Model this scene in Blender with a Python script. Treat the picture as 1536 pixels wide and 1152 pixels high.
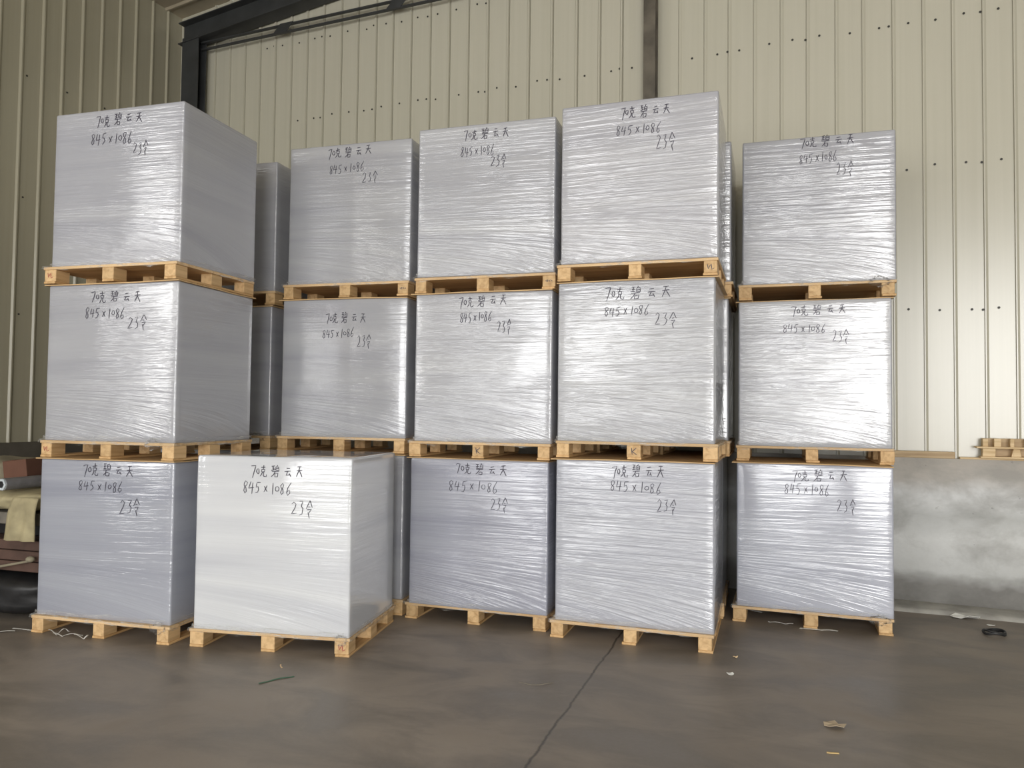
import bpy, bmesh, math, random
from mathutils import Vector, Matrix, noise

for o in list(bpy.data.objects):
    bpy.data.objects.remove(o, do_unlink=True)
scene = bpy.context.scene
COL = scene.collection

# ------------------------------------------------------------------ camera
PSI, PITCH, ROLL = math.radians(16.23716), math.radians(2.04077), math.radians(0.6871)
CAM_H = 1.56765
fwd = Vector((-math.sin(PSI) * math.cos(PITCH), math.cos(PSI) * math.cos(PITCH), math.sin(PITCH)))
rgt0 = Vector((math.cos(PSI), math.sin(PSI), 0))
up0 = rgt0.cross(fwd)
rgt = math.cos(ROLL) * rgt0 + math.sin(ROLL) * up0
upv = math.cos(ROLL) * up0 - math.sin(ROLL) * rgt0
cam_data = bpy.data.cameras.new('camera')
cam_data.sensor_fit = 'HORIZONTAL'
cam_data.sensor_width = 36.0
cam_data.lens = 36.0 * 1171.52 / 1536.0
cam_data.clip_start = 0.05
cam = bpy.data.objects.new('camera', cam_data)
COL.objects.link(cam)
m = Matrix((rgt, upv, -fwd)).transposed().to_4x4()
m.translation = Vector((0, 0, CAM_H))
cam.matrix_world = m
scene.camera = cam

# ------------------------------------------------------------------ exposure, world, light
scene.view_settings.view_transform = 'Standard'
scene.view_settings.look = 'None'
scene.view_settings.exposure = -0.12
scene.view_settings.gamma = 1.0
scene.view_settings.use_curve_mapping = False

world = bpy.data.worlds.new('overcast_sky')
scene.world = world
world.use_nodes = True
bg = world.node_tree.nodes['Background']
bg.inputs['Color'].default_value = (0.86, 0.93, 1.0, 1)
bg.inputs['Strength'].default_value = 1.5

# room frame: a runs along the back wall to the right, b runs towards the back wall
PHI = math.atan(0.11)
E1 = Vector((math.cos(PHI), -math.sin(PHI), 0))
E2 = Vector((math.sin(PHI), math.cos(PHI), 0))
A_LEFT, A_RIGHT, B_BACK, B_REAR = -7.674, 6.2, 7.405, -9.0
Z_EAVE, SLOPE, Z_SILL = 6.52, 0.105, 1.225


def RM(a, b, z):
    return E1 * a + E2 * b + Vector((0, 0, z))


ROOM = Matrix((E1, E2, Vector((0, 0, 1)))).transposed().to_4x4()


def daylight(name, a, b, z, sx, sz, direction, energy, color):
    """Daylight coming in through one of the hall's openings."""
    ld = bpy.data.lights.new(name, 'AREA')
    ld.shape = 'RECTANGLE'
    ld.size, ld.size_y = sx, sz
    ld.energy = energy
    ld.color = color
    lo = bpy.data.objects.new(name, ld)
    COL.objects.link(lo)
    d = (E1 * direction[0] + E2 * direction[1] + Vector((0, 0, direction[2]))).normalized()
    lo.rotation_euler = d.to_track_quat('-Z', 'Y').to_euler()
    lo.location = RM(a, b, z)
    return lo


REAR_DOORS = ((-6.1, -2.2, 5.2, 410), (-0.3, 1.2, 5.2, 210), (2.4, 5.9, 5.4, 950))      # a from, a to, height, daylight
RIGHT_DOOR = (-3.6, 1.2, 3.6)      # b from, b to, height
for (da0, da1, dh, de) in REAR_DOORS:
    daylight('daylight_rear_doorway', (da0 + da1) / 2, B_REAR + 0.05, dh / 2, da1 - da0 - 0.1, dh - 0.1,
             (0, 1, 0), de, (1.0, 0.985, 0.965))
daylight('daylight_right_doorway', A_RIGHT - 0.05, (RIGHT_DOOR[0] + RIGHT_DOOR[1]) / 2, RIGHT_DOOR[2] / 2,
         RIGHT_DOOR[1] - RIGHT_DOOR[0] - 0.1, RIGHT_DOOR[2] - 0.1, (-1, 0, 0), 40, (0.97, 1.0, 1.0))

LEFT_WINDOWS = ((-2.15, -1.1, 1.25, 5.0, 130), (-5.3, -4.4, 1.25, 5.0, 140))      # b from, b to, z from, z to, daylight
for (wb0, wb1, wz0, wz1, we) in LEFT_WINDOWS:
    daylight('daylight_left_window', A_LEFT + 0.04, (wb0 + wb1) / 2, (wz0 + wz1) / 2, wb1 - wb0 - 0.06, wz1 - wz0 - 0.06,
             (1, 0, 0), we, (1.0, 0.98, 0.95))

# ------------------------------------------------------------------ helpers


def link(name, me, mat=None, parent=None, smooth=False):
    o = bpy.data.objects.new(name, me)
    COL.objects.link(o)
    if mat is not None:
        me.materials.clear()
        me.materials.append(mat)
    if smooth:
        for p in me.polygons:
            p.use_smooth = True
    if parent is not None:
        o.parent = parent
    return o


def obj(name, bm, mat=None, parent=None, smooth=False):
    bmesh.ops.recalc_face_normals(bm, faces=bm.faces[:])
    me = bpy.data.meshes.new(name)
    bm.to_mesh(me)
    bm.free()
    return link(name, me, mat, parent, smooth)


def pydata(name, vs, fs, mat=None, parent=None, smooth=False):
    me = bpy.data.meshes.new(name)
    me.from_pydata([tuple(v) for v in vs], [], fs)
    me.update()
    return link(name, me, mat, parent, smooth)


def thing(name, label, cat, loc=(0, 0, 0), rz=0.0, group=None):
    o = bpy.data.objects.new(name, None)
    o.empty_display_size = 0.1
    COL.objects.link(o)
    o.location = loc
    o.rotation_euler = (0, 0, rz)
    return tag(o, label, cat, group)


def tag(o, label, cat, group=None):
    o['label'] = label
    o['category'] = cat
    if group:
        o['group'] = group
    return o


def struct(o):
    o['kind'] = 'structure'
    return o


def box_bm(x0, x1, y0, y1, z0, z1, bevel=0.0, bm=None, seg=1):
    own = bm is None
    if own:
        bm = bmesh.new()
    r = bmesh.ops.create_cube(bm, size=1.0)
    for v in r['verts']:
        v.co = Vector((x0 if v.co.x < 0 else x1, y0 if v.co.y < 0 else y1, z0 if v.co.z < 0 else z1))
    if bevel > 0:
        es = list({e for v in r['verts'] for e in v.link_edges})
        bmesh.ops.bevel(bm, geom=es, offset=bevel, segments=seg, affect='EDGES', profile=0.7)
    return bm


def tube_bm(pts, rad, n=8, bm=None, closed=False):
    if bm is None:
        bm = bmesh.new()
    pts = [Vector(p) for p in pts]
    rings = []
    for i, p in enumerate(pts):
        if closed:
            t = pts[(i + 1) % len(pts)] - pts[i - 1]
        else:
            t = pts[min(i + 1, len(pts) - 1)] - pts[max(i - 1, 0)]
        t.normalize()
        ref = Vector((0, 0, 1)) if abs(t.z) < 0.9 else Vector((1, 0, 0))
        s = t.cross(ref).normalized()
        q = s.cross(t)
        r = rad[i] if isinstance(rad, (list, tuple)) else rad
        rings.append([bm.verts.new(p + r * (math.cos(2 * math.pi * k / n) * s + math.sin(2 * math.pi * k / n) * q))
                      for k in range(n)])
    m_ = len(rings)
    for i in range(m_ if closed else m_ - 1):
        A, B = rings[i], rings[(i + 1) % m_]
        for k in range(n):
            bm.faces.new((A[k], A[(k + 1) % n], B[(k + 1) % n], B[k]))
    if not closed:
        bm.faces.new(rings[0][::-1])
        bm.faces.new(rings[-1])
    return bm


# ------------------------------------------------------------------ materials


class NT:
    def __init__(self, name):
        self.mat = bpy.data.materials.new(name)
        self.mat.use_nodes = True
        self.t = self.mat.node_tree
        self.b = self.t.nodes['Principled BSDF']
        self.out = self.t.nodes['Material Output']

    def n(self, kind, **kw):
        nd = self.t.nodes.new(kind)
        for k, v in kw.items():
            setattr(nd, k, v)
        return nd

    def l(self, a, b):
        self.t.links.new(a, b)

    def set(self, **kw):
        for k, v in kw.items():
            self.b.inputs[k.replace('_', ' ')].default_value = v

    def coord(self, kind='Object'):
        return self.n('ShaderNodeTexCoord').outputs[kind]

    def mapping(self, src, scale=(1, 1, 1), rot=(0, 0, 0), loc=(0, 0, 0)):
        mp = self.n('ShaderNodeMapping')
        mp.inputs['Scale'].default_value = scale
        mp.inputs['Rotation'].default_value = rot
        mp.inputs['Location'].default_value = loc
        self.l(src, mp.inputs['Vector'])
        return mp.outputs['Vector']

    def noise(self, vec, scale, detail=3.0, rough=0.5, dist=0.0):
        nd = self.n('ShaderNodeTexNoise')
        nd.inputs['Scale'].default_value = scale
        nd.inputs['Detail'].default_value = detail
        nd.inputs['Roughness'].default_value = rough
        nd.inputs['Distortion'].default_value = dist
        if vec is not None:
            self.l(vec, nd.inputs['Vector'])
        return nd.outputs['Fac']

    def ramp(self, fac, stops, interp='LINEAR'):
        r = self.n('ShaderNodeValToRGB')
        cr = r.color_ramp
        cr.interpolation = interp
        while len(cr.elements) > 1:
            cr.elements.remove(cr.elements[-1])
        cr.elements[0].position = stops[0][0]
        cr.elements[0].color = tuple(stops[0][1]) + (1,)
        for p, c in stops[1:]:
            e = cr.elements.new(p)
            e.color = tuple(c) + (1,)
        self.l(fac, r.inputs['Fac'])
        return r.outputs['Color']

    def math(self, op, a, b=None, c=None, clamp=False):
        nd = self.n('ShaderNodeMath', operation=op)
        nd.use_clamp = clamp
        for i, v in enumerate((a, b, c)):
            if v is None:
                continue
            if isinstance(v, (int, float)):
                nd.inputs[i].default_value = v
            else:
                self.l(v, nd.inputs[i])
        return nd.outputs[0]

    def mix(self, fac, a, b, mode='MIX'):
        nd = self.n('ShaderNodeMix', data_type='RGBA', blend_type=mode)
        for s, v in (('Factor', fac), ('A', a), ('B', b)):
            sock = [i for i in nd.inputs if i.name == s and (i.type == 'RGBA' or s == 'Factor')][0]
            if isinstance(v, (int, float)):
                sock.default_value = v
            elif isinstance(v, tuple):
                sock.default_value = v + ((1,) if len(v) == 3 else ())
            else:
                self.l(v, sock)
        return [o for o in nd.outputs if o.type == 'RGBA'][0]

    def bump(self, height, strength, dist=0.01, normal=None):
        nd = self.n('ShaderNodeBump')
        nd.inputs['Strength'].default_value = strength
        nd.inputs['Distance'].default_value = dist
        self.l(height, nd.inputs['Height'])
        if normal is not None:
            self.l(normal, nd.inputs['Normal'])
        return nd.outputs['Normal']

    def sep(self, v):
        nd = self.n('ShaderNodeSeparateXYZ')
        self.l(v, nd.inputs[0])
        return nd.outputs

    def comb(self, x, y, z):
        nd = self.n('ShaderNodeCombineXYZ')
        for i, v in enumerate((x, y, z)):
            if isinstance(v, (int, float)):
                nd.inputs[i].default_value = v
            else:
                self.l(v, nd.inputs[i])
        return nd.outputs[0]


def plain(name, col, rough=0.6, metal=0.0, var=0.12, scale=12.0, bump=0.0):
    k = NT(name)
    f = k.noise(k.coord(), scale, 4)
    lo = tuple(max(0, c * (1 - var)) for c in col)
    hi = tuple(min(1, c * (1 + var)) for c in col)
    k.l(k.ramp(f, [(0.3, lo), (0.7, hi)]), k.b.inputs['Base Color'])
    k.set(Roughness=rough, Metallic=metal)
    if bump:
        k.l(k.bump(f, bump, 0.005), k.b.inputs['Normal'])
    return k.mat


def make_film_paper():
    """A block of blue-white paper under tight, finely pleated stretch film."""
    k = NT('film_wrapped_paper')
    xyz = k.sep(k.coord())
    rnd = k.n('ShaderNodeObjectInfo').outputs['Random']
    u = k.math('ADD', xyz[0], k.math('MULTIPLY', xyz[1], 0.83))
    seed = k.math('MULTIPLY', rnd, 40.0)
    z = xyz[2]
    # wrap bands tilt a little, more so near the foot where the wrapping starts
    foot = k.math('SUBTRACT', 1.0, k.math('DIVIDE', z, 0.42), clamp=True)
    tilt = k.math('MULTIPLY', k.math('ADD', k.math('MULTIPLY', foot, 0.30),
                                     k.math('MULTIPLY', k.math('SUBTRACT', rnd, 0.4), 0.05)), u)
    zz = k.math('ADD', z, tilt)
    fine = k.noise(k.comb(k.math('MULTIPLY', u, 2.2), seed, k.math('MULTIPLY', zz, 95.0)), 1.0, 3.0, 0.6, 0.1)
    mid = k.noise(k.comb(k.math('MULTIPLY', u, 1.5), seed, k.math('MULTIPLY', zz, 40.0)), 1.0, 2.0, 0.5, 0.15)
    broad = k.noise(k.comb(k.math('MULTIPLY', u, 0.35), seed, k.math('MULTIPLY', zz, 7.0)), 1.0, 2.0, 0.5, 0.2)
    patch = k.noise(k.comb(k.math('MULTIPLY', u, 1.6), seed, k.math('MULTIPLY', zz, 2.2)), 1.0, 2.0, 0.5, 0.5)
    crease = k.noise(k.comb(k.math('MULTIPLY', u, 7.0), seed, k.math('MULTIPLY', zz, 34.0)), 1.0, 2.0, 0.5, 0.6)
    # colour: paper seen through one or more layers of film
    c = k.ramp(broad, [(0.28, (0.395, 0.405, 0.455)), (0.45, (0.455, 0.465, 0.51)), (0.6, (0.485, 0.495, 0.535)),
                       (0.78, (0.53, 0.54, 0.575))])
    c = k.mix(k.math('MULTIPLY', fine, 0.14), c, (0.36, 0.36, 0.41))
    c = k.mix(1.0, c, k.n('ShaderNodeObjectInfo').outputs['Color'], 'MULTIPLY')
    k.l(c, k.b.inputs['Base Color'])
    k.set(Roughness=0.6)
    k.b.inputs['Specular IOR Level'].default_value = 0.15
    k.b.inputs['Coat Weight'].default_value = 1.0
    k.b.inputs['Coat IOR'].default_value = 1.9
    k.l(k.ramp(patch, [(0.35, (0.05,) * 3), (0.65, (0.11,) * 3)]), k.b.inputs['Coat Roughness'])
    h = k.math('ADD', k.math('MULTIPLY', fine, 0.40), k.math('MULTIPLY', mid, 0.85))
    h = k.math('ADD', h, k.math('MULTIPLY', crease, k.math('MULTIPLY', patch, 0.35)))
    amt = k.ramp(patch, [(0.38, (0.45,) * 3), (0.62, (1.0,) * 3)])
    nd = k.n('ShaderNodeBump')
    nd.inputs['Distance'].default_value = 0.011
    k.l(h, nd.inputs['Height'])
    amt2 = k.math('MULTIPLY', amt, k.n('ShaderNodeObjectInfo').outputs['Alpha'])
    k.l(amt2, nd.inputs['Strength'])
    k.l(nd.outputs['Normal'], k.b.inputs['Coat Normal'])
    nd2 = k.n('ShaderNodeBump')
    nd2.inputs['Distance'].default_value = 0.002
    nd2.inputs['Strength'].default_value = 0.5
    k.l(h, nd2.inputs['Height'])
    k.l(nd2.outputs['Normal'], k.b.inputs['Normal'])
    return k.mat


def make_film():
    """Loose, crumpled stretch film."""
    k = NT('loose_stretch_film')
    xyz = k.sep(k.coord())
    u = k.math('ADD', xyz[0], k.math('MULTIPLY', xyz[1], 0.83))
    f = k.noise(k.comb(k.math('MULTIPLY', u, 7.0), 0.0, k.math('MULTIPLY', xyz[2], 60.0)), 1.0, 4.0, 0.6, 0.8)
    k.set(Roughness=0.22)
    k.b.inputs['Base Color'].default_value = (0.82, 0.82, 0.80, 1)
    k.l(k.bump(f, 1.0, 0.015), k.b.inputs['Normal'])
    k.l(k.ramp(f, [(0.48, (0.02,) * 3), (0.68, (0.5,) * 3)]), k.b.inputs['Alpha'])
    return k.mat


def make_wood(name, base, dark, grain_axis='x', rough=0.65, scale=1.0):
    k = NT(name)
    xyz = k.coord()
    s = {'x': (1.6, 26, 26), 'y': (26, 1.6, 26), 'z': (26, 26, 1.6)}[grain_axis]
    rnd = k.n('ShaderNodeObjectInfo').outputs['Random']
    mp = k.n('ShaderNodeVectorMath', operation='ADD')
    k.l(k.mapping(xyz, tuple(q * scale for q in s)), mp.inputs[0])
    k.l(k.comb(k.math('MULTIPLY', rnd, 31.0), k.math('MULTIPLY', rnd, 17.0), k.math('MULTIPLY', rnd, 23.0)), mp.inputs[1])
    f = k.noise(mp.outputs[0], 1.0, 4.0, 0.55, 0.6)
    c = k.ramp(f, [(0.3, dark), (0.55, base), (0.75, tuple(min(1, b * 1.12) for b in base))])
    tint = k.ramp(rnd, [(0.0, (0.86, 0.84, 0.80)), (0.5, (1.0, 0.97, 0.93)), (1.0, (1.08, 1.06, 1.03))])
    k.l(k.mix(1.0, c, tint, 'MULTIPLY'), k.b.inputs['Base Color'])
    k.set(Roughness=rough)
    k.l(k.bump(f, 0.25, 0.003), k.b.inputs['Normal'])
    return k.mat


def make_cladding(name='painted_steel_cladding', tint=(1, 1, 1)):
    k = NT(name)
    co = k.coord()
    st = k.noise(k.mapping(co, (22, 22, 0.35)), 1.0, 3.0, 0.6)
    bl = k.noise(k.mapping(co, (0.9, 0.9, 0.5)), 1.0, 3.0, 0.5)
    c = k.ramp(st, [(0.25, (0.485, 0.46, 0.375)), (0.5, (0.505, 0.48, 0.395)), (0.8, (0.525, 0.50, 0.415))])
    c = k.mix(k.math('MULTIPLY', bl, 0.22), c, (0.44, 0.45, 0.34))
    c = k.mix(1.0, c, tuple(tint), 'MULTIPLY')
    k.l(c, k.b.inputs['Base Color'])
    k.set(Roughness=0.27)
    k.b.inputs['Specular IOR Level'].default_value = 0.8
    k.l(k.bump(st, 0.06, 0.004), k.b.inputs['Normal'])
    return k.mat


def make_floor():
    k = NT('worn_concrete_floor')
    co = k.coord()
    big = k.noise(co, 0.7, 4.0, 0.55, 0.3)
    med = k.noise(k.mapping(co, (1.4, 2.6, 1), (0, 0, 0.3)), 1.0, 5.0, 0.6, 0.6)
    fin = k.noise(co, 34.0, 4.0, 0.65)
    c = k.ramp(big, [(0.3, (0.205, 0.170, 0.138)), (0.5, (0.262, 0.220, 0.182)), (0.7, (0.33, 0.282, 0.236))])
    c = k.mix(k.ramp(med, [(0.40, (0.62,) * 3), (0.58, (0.0,) * 3)]), c, (0.10, 0.087, 0.074))
    c = k.mix(k.math('MULTIPLY', fin, 0.35), c, (0.26, 0.24, 0.21))
    # a crack that wanders from under the shiny stack towards the viewer
    xyz = k.sep(co)
    w = k.noise(k.comb(0.0, k.math('MULTIPLY', xyz[1], 3.0), 0.0), 1.0, 4.0, 0.7)
    line = k.math('ADD', k.math('MULTIPLY', k.math('SUBTRACT', xyz[1], 5.45), 0.046), -0.81)
    dx = k.math('SUBTRACT', xyz[0], k.math('ADD', line, k.math('MULTIPLY', k.math('SUBTRACT', w, 0.5), 0.055)))
    crack = k.math('SUBTRACT', 1.0, k.math('DIVIDE', k.math('ABSOLUTE', dx), 0.010), clamp=True)
    c = k.mix(k.math('MULTIPLY', crack, 0.85), c, (0.035, 0.031, 0.027))
    k.l(c, k.b.inputs['Base Color'])
    k.l(k.ramp(med, [(0.3, (0.40,) * 3), (0.7, (0.58,) * 3)]), k.b.inputs['Roughness'])
    h = k.math('SUBTRACT', k.math('ADD', k.math('MULTIPLY', med, 0.6), k.math('MULTIPLY', fin, 0.3)),
               k.math('MULTIPLY', crack, 1.5))
    k.l(k.bump(h, 0.35, 0.008), k.b.inputs['Normal'])
    return k.mat


def make_plinth():
    k = NT('rendered_concrete_plinth')
    co = k.coord()
    xyz = k.sep(co)
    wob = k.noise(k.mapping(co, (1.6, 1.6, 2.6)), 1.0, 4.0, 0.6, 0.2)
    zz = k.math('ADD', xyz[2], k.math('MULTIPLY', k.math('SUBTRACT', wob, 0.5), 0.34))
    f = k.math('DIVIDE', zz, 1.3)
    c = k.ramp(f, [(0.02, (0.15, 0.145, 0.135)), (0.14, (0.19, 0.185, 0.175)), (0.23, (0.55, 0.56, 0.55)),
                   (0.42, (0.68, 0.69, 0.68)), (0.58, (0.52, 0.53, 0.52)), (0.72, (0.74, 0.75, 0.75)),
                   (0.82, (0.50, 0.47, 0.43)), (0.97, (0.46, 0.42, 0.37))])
    sm = k.noise(k.mapping(co, (2.2, 2.2, 3.6)), 1.0, 5.0, 0.62, 0.25)
    c = k.mix(k.ramp(sm, [(0.36, (0.5,) * 3), (0.54, (0.0,) * 3)]), c, (0.26, 0.255, 0.24))
    fi = k.noise(co, 40.0, 3.0)
    c = k.mix(k.math('MULTIPLY', fi, 0.2), c, (0.34, 0.335, 0.32))
    sp = k.noise(k.mapping(co, (15, 15, 20)), 1.0, 2.0, 0.5)
    c = k.mix(k.ramp(sp, [(0.70, (0.0,) * 3), (0.76, (0.5,) * 3)]), c, (0.15, 0.145, 0.14))
    k.l(c, k.b.inputs['Base Color'])
    k.set(Roughness=0.85)
    k.l(k.bump(k.math('ADD', sm, k.math('MULTIPLY', fi, 0.3)), 0.35, 0.01), k.b.inputs['Normal'])
    return k.mat


M_PAPER = make_film_paper()
M_FILM = make_film()
M_DECK = make_wood('pine_boards', (0.64, 0.455, 0.25), (0.47, 0.30, 0.14), 'x')
M_RUN = make_wood('pine_runners', (0.62, 0.41, 0.20), (0.44, 0.265, 0.11), 'y')
M_BLOCK = make_wood('pine_blocks', (0.64, 0.445, 0.235), (0.46, 0.285, 0.13), 'y')
M_PLY = make_wood('thin_cover_board', (0.60, 0.42, 0.22), (0.45, 0.29, 0.13), 'x')
M_OLDWOOD = make_wood('weathered_plank', (0.52, 0.40, 0.25), (0.36, 0.25, 0.14), 'x')
M_PALEWOOD = make_wood('pale_slats', (0.74, 0.58, 0.36), (0.56, 0.40, 0.21), 'x')
M_INK = plain('black_marker_ink', (0.045, 0.04, 0.06), 0.5, var=0.3, scale=60)
M_REDINK = plain('red_stamp_ink', (0.33, 0.05, 0.05), 0.7)
M_CLAD = make_cladding()
M_CLADLEFT = make_cladding('shaded_steel_cladding', (0.74, 0.72, 0.66))  # same paint as the back wall; the left side's dimness is in the tint
M_ROOF = plain('roof_sheet', (0.36, 0.31, 0.225), 0.6, var=0.15, scale=2)
M_STEEL = plain('dark_painted_steel', (0.035, 0.037, 0.038), 0.5, var=0.25, scale=4)
M_BROWNSTEEL = plain('rusty_brown_steel', (0.105, 0.09, 0.068), 0.6, var=0.35, scale=6)
M_FLOOR = make_floor()
M_PLINTH = make_plinth()
M_LEFTPLINTH = plain('dark_brown_render', (0.085, 0.075, 0.06), 0.9, var=0.25, scale=4)  # darker and browner than the back plinth
M_CURB = plain('cement_curb', (0.36, 0.35, 0.32), 0.85, var=0.22, scale=7, bump=0.3)
M_SCREW = plain('screw_head', (0.04, 0.038, 0.034), 0.5, metal=0.3)

# ------------------------------------------------------------------ setting


def z_roof(a):
    return Z_EAVE + SLOPE * (a - A_LEFT)


def ribbed_wall(name, seams, t0, t1, z0, ztop, place, mat, h=0.021, flip=99.0):
    """Vertical sheet with a small trapezoid rib on every seam; place(t, depth, z) -> point."""
    prof = [(t0, 0.0)]
    for s in sorted(seams):
        if s - 0.03 <= t0 or s + 0.03 >= t1:
            continue
        if s < flip:
            prof += [(s - 0.022, 0.0), (s - 0.010, h), (s + 0.004, h), (s + 0.010, 0.002), (s + 0.011, -0.012), (s + 0.017, -0.012), (s + 0.018, 0.0)]
        else:
            prof += [(s - 0.016, 0.0), (s - 0.015, -0.010), (s - 0.008, -0.010), (s - 0.007, 0.002), (s - 0.005, h * 0.5), (s + 0.004, h * 0.5), (s + 0.022, 0.0)]
    prof = sorted([p for p in prof if t0 <= p[0] <= t1], key=lambda p: p[0])
    prof.append((t1, 0.0))
    vs, fs = [], []
    for (t, d) in prof:
        vs.append(place(t, d, z0))
        vs.append(place(t, d, ztop(t)))
    for i in range(len(prof) - 1):
        fs.append((2 * i, 2 * i + 2, 2 * i + 3, 2 * i + 1))
    o = pydata(name, vs, fs, mat)
    sm = o.modifiers.new('thickness', 'SOLIDIFY')
    sm.thickness = 0.004
    sm.offset = -1
    return struct(o)


# back wall seams, measured along the wall
sl = [-6.298, -6.063, -5.829, -5.599, -5.371, -5.134, -4.908, -4.672, -4.432, -4.205, -3.964, -3.746, -3.512, -3.273,
      -3.038, -2.810, -2.578, -2.344, -2.111, -1.855, -1.59, -1.351, -1.124,
      -0.556, -0.317, -0.096, 0.132, 0.366, 0.588, 0.827, 1.044, 1.282, 1.513, 1.734, 1.958, 2.177]
seams_back = [s - 0.814 for s in sl] + [2.177 - 0.814 + 0.2278 * i for i in range(1, 21)]
ribbed_wall('wall_back', seams_back, A_LEFT, A_RIGHT, Z_SILL, lambda t: z_roof(t) + 0.0,
            lambda t, d, z: RM(t, B_BACK - d, z), M_CLAD, flip=-1.7)
ly = [6.131, 6.358, 6.583, 6.811, 7.051, 7.286, 7.506, 7.745, 7.976, 8.196]
seams_left = [1.006 * q - 0.843 for q in ly]
seams_left += [seams_left[0] - 0.231 * i for i in range(1, 58)]
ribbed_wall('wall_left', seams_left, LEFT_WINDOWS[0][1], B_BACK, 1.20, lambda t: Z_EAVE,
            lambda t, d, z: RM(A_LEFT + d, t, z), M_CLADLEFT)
bm = bmesh.new()
eb = B_REAR
for (wb0, wb1, wz0, wz1, we) in sorted(LEFT_WINDOWS):
    box_bm(A_LEFT - 0.05, A_LEFT, eb, wb0, 1.2, Z_EAVE, bm=bm)
    box_bm(A_LEFT - 0.05, A_LEFT, wb0, wb1, 1.2, wz0, bm=bm)
    box_bm(A_LEFT - 0.05, A_LEFT, wb0, wb1, wz1, Z_EAVE, bm=bm)
    eb = wb1
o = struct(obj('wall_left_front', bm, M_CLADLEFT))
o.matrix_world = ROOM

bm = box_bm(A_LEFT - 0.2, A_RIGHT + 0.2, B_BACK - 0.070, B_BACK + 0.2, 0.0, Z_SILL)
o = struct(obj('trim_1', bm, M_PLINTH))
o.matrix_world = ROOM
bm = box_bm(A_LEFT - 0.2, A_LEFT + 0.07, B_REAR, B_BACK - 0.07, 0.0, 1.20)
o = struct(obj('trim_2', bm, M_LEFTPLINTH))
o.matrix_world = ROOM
# raised cement curb at the foot of the back wall, right of the stacks
vs, fs = [], []
random.seed(3)
NCB = 40
for i in range(NCB + 1):
    a = 0.36 + i * (A_RIGHT - 0.4) / NCB
    fr = 7.075 + noise.noise(Vector((a * 3, 1, 0))) * 0.02
    for b, z in ((fr, 0.0), (fr + 0.012, 0.022), (fr + 0.05, 0.032 + noise.noise(Vector((a * 4, 5, 0))) * 0.006),
                 (7.34, 0.040 + noise.noise(Vector((a * 4, 9, 0))) * 0.006)):
        vs.append(RM(a, b, z))
for i in range(NCB):
    for j in range(3):
        p = i * 4 + j
        fs.append((p, p + 4, p + 5, p + 1))
struct(pydata('baseboard_back', vs, fs, M_CURB, smooth=True))

# floor and roof
bm = bmesh.new()
n = 24
for i in range(n + 1):
    for j in range(n + 1):
        bm.verts.new((-10 + 20 * i / n, -13 + 23.5 * j / n, 0))
bm.verts.ensure_lookup_table()
for i in range(n):
    for j in range(n):
        q = i * (n + 1) + j
        bm.faces.new([bm.verts[x] for x in (q, q + n + 1, q + n + 2, q + 1)])
struct(obj('floor', bm, M_FLOOR))

prof = []
b = B_REAR
k_ = 0
while b < B_BACK:
    prof += [(b, 0.0), (b + 0.02, -0.022), (b + 0.045, -0.022), (b + 0.065, 0.0)]
    b += 0.31
    k_ += 1
prof.append((B_BACK, 0.0))
vs, fs = [], []
for (b, d) in prof:
    vs.append(RM(A_LEFT - 0.1, b, z_roof(A_LEFT - 0.1) + d))
    vs.append(RM(A_RIGHT + 0.1, b, z_roof(A_RIGHT + 0.1) + d))
for i in range(len(prof) - 1):
    fs.append((2 * i, 2 * i + 1, 2 * i + 3, 2 * i + 2))
o = pydata('ceiling', vs, fs, M_ROOF)
sm = o.modifiers.new('thickness', 'SOLIDIFY')
sm.thickness = 0.03
sm.offset = 1
struct(o)

# rear wall and right wall of the hall, each with an open doorway to daylight
bm = bmesh.new()
ea = A_LEFT - 0.2
for (da0, da1, dh, de) in REAR_DOORS:
    box_bm(ea, da0, B_REAR - 0.2, B_REAR, 0, 8.2, bm=bm)
    box_bm(da0, da1, B_REAR - 0.2, B_REAR, dh, 8.2, bm=bm)
    ea = da1
box_bm(ea, A_RIGHT + 0.2, B_REAR - 0.2, B_REAR, 0, 8.2, bm=bm)
o = struct(obj('wall_rear', bm, M_CLAD))
o.matrix_world = ROOM
bm = bmesh.new()
box_bm(A_RIGHT, A_RIGHT + 0.2, B_REAR, RIGHT_DOOR[0], 0, 8.2, bm=bm)
box_bm(A_RIGHT, A_RIGHT + 0.2, RIGHT_DOOR[1], B_BACK + 0.2, 0, 8.2, bm=bm)
box_bm(A_RIGHT, A_RIGHT + 0.2, RIGHT_DOOR[0], RIGHT_DOOR[1], RIGHT_DOOR[2], 8.2, bm=bm)
o = struct(obj('wall_right', bm, M_CLAD))
o.matrix_world = ROOM


def i_beam_bm(w, d, t=0.012, L=1.0, bm=None):
    """I section: flanges of width w (x), depth d (y), along z from 0 to L."""
    if bm is None:
        bm = bmesh.new()
    box_bm(-w / 2, w / 2, -d / 2, -d / 2 + t, 0, L, bm=bm)
    box_bm(-w / 2, w / 2, d / 2 - t, d / 2, 0, L, bm=bm)
    box_bm(-t / 2, t / 2, -d / 2 + t, d / 2 - t, 0, L, bm=bm)
    return bm


def room_place(o, a, b, z):
    o.matrix_world = ROOM @ Matrix.Translation((a, b, z))
    return o


def to_room(x, y):
    p = Vector((x, y, 0))
    return p.dot(E1), p.dot(E2)


# corner column (dark), seen left of the first stack's top
a0, b0 = to_room(-6.602, 7.956)
a1, b1 = to_room(-6.346, 7.928)
ccw = a1 - a0
room_place(struct(obj('trim_3', i_beam_bm(ccw, 0.14, L=z_roof(A_LEFT) - 0.40), M_STEEL)), (a0 + a1) / 2, B_BACK - 0.155, 0)
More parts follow.
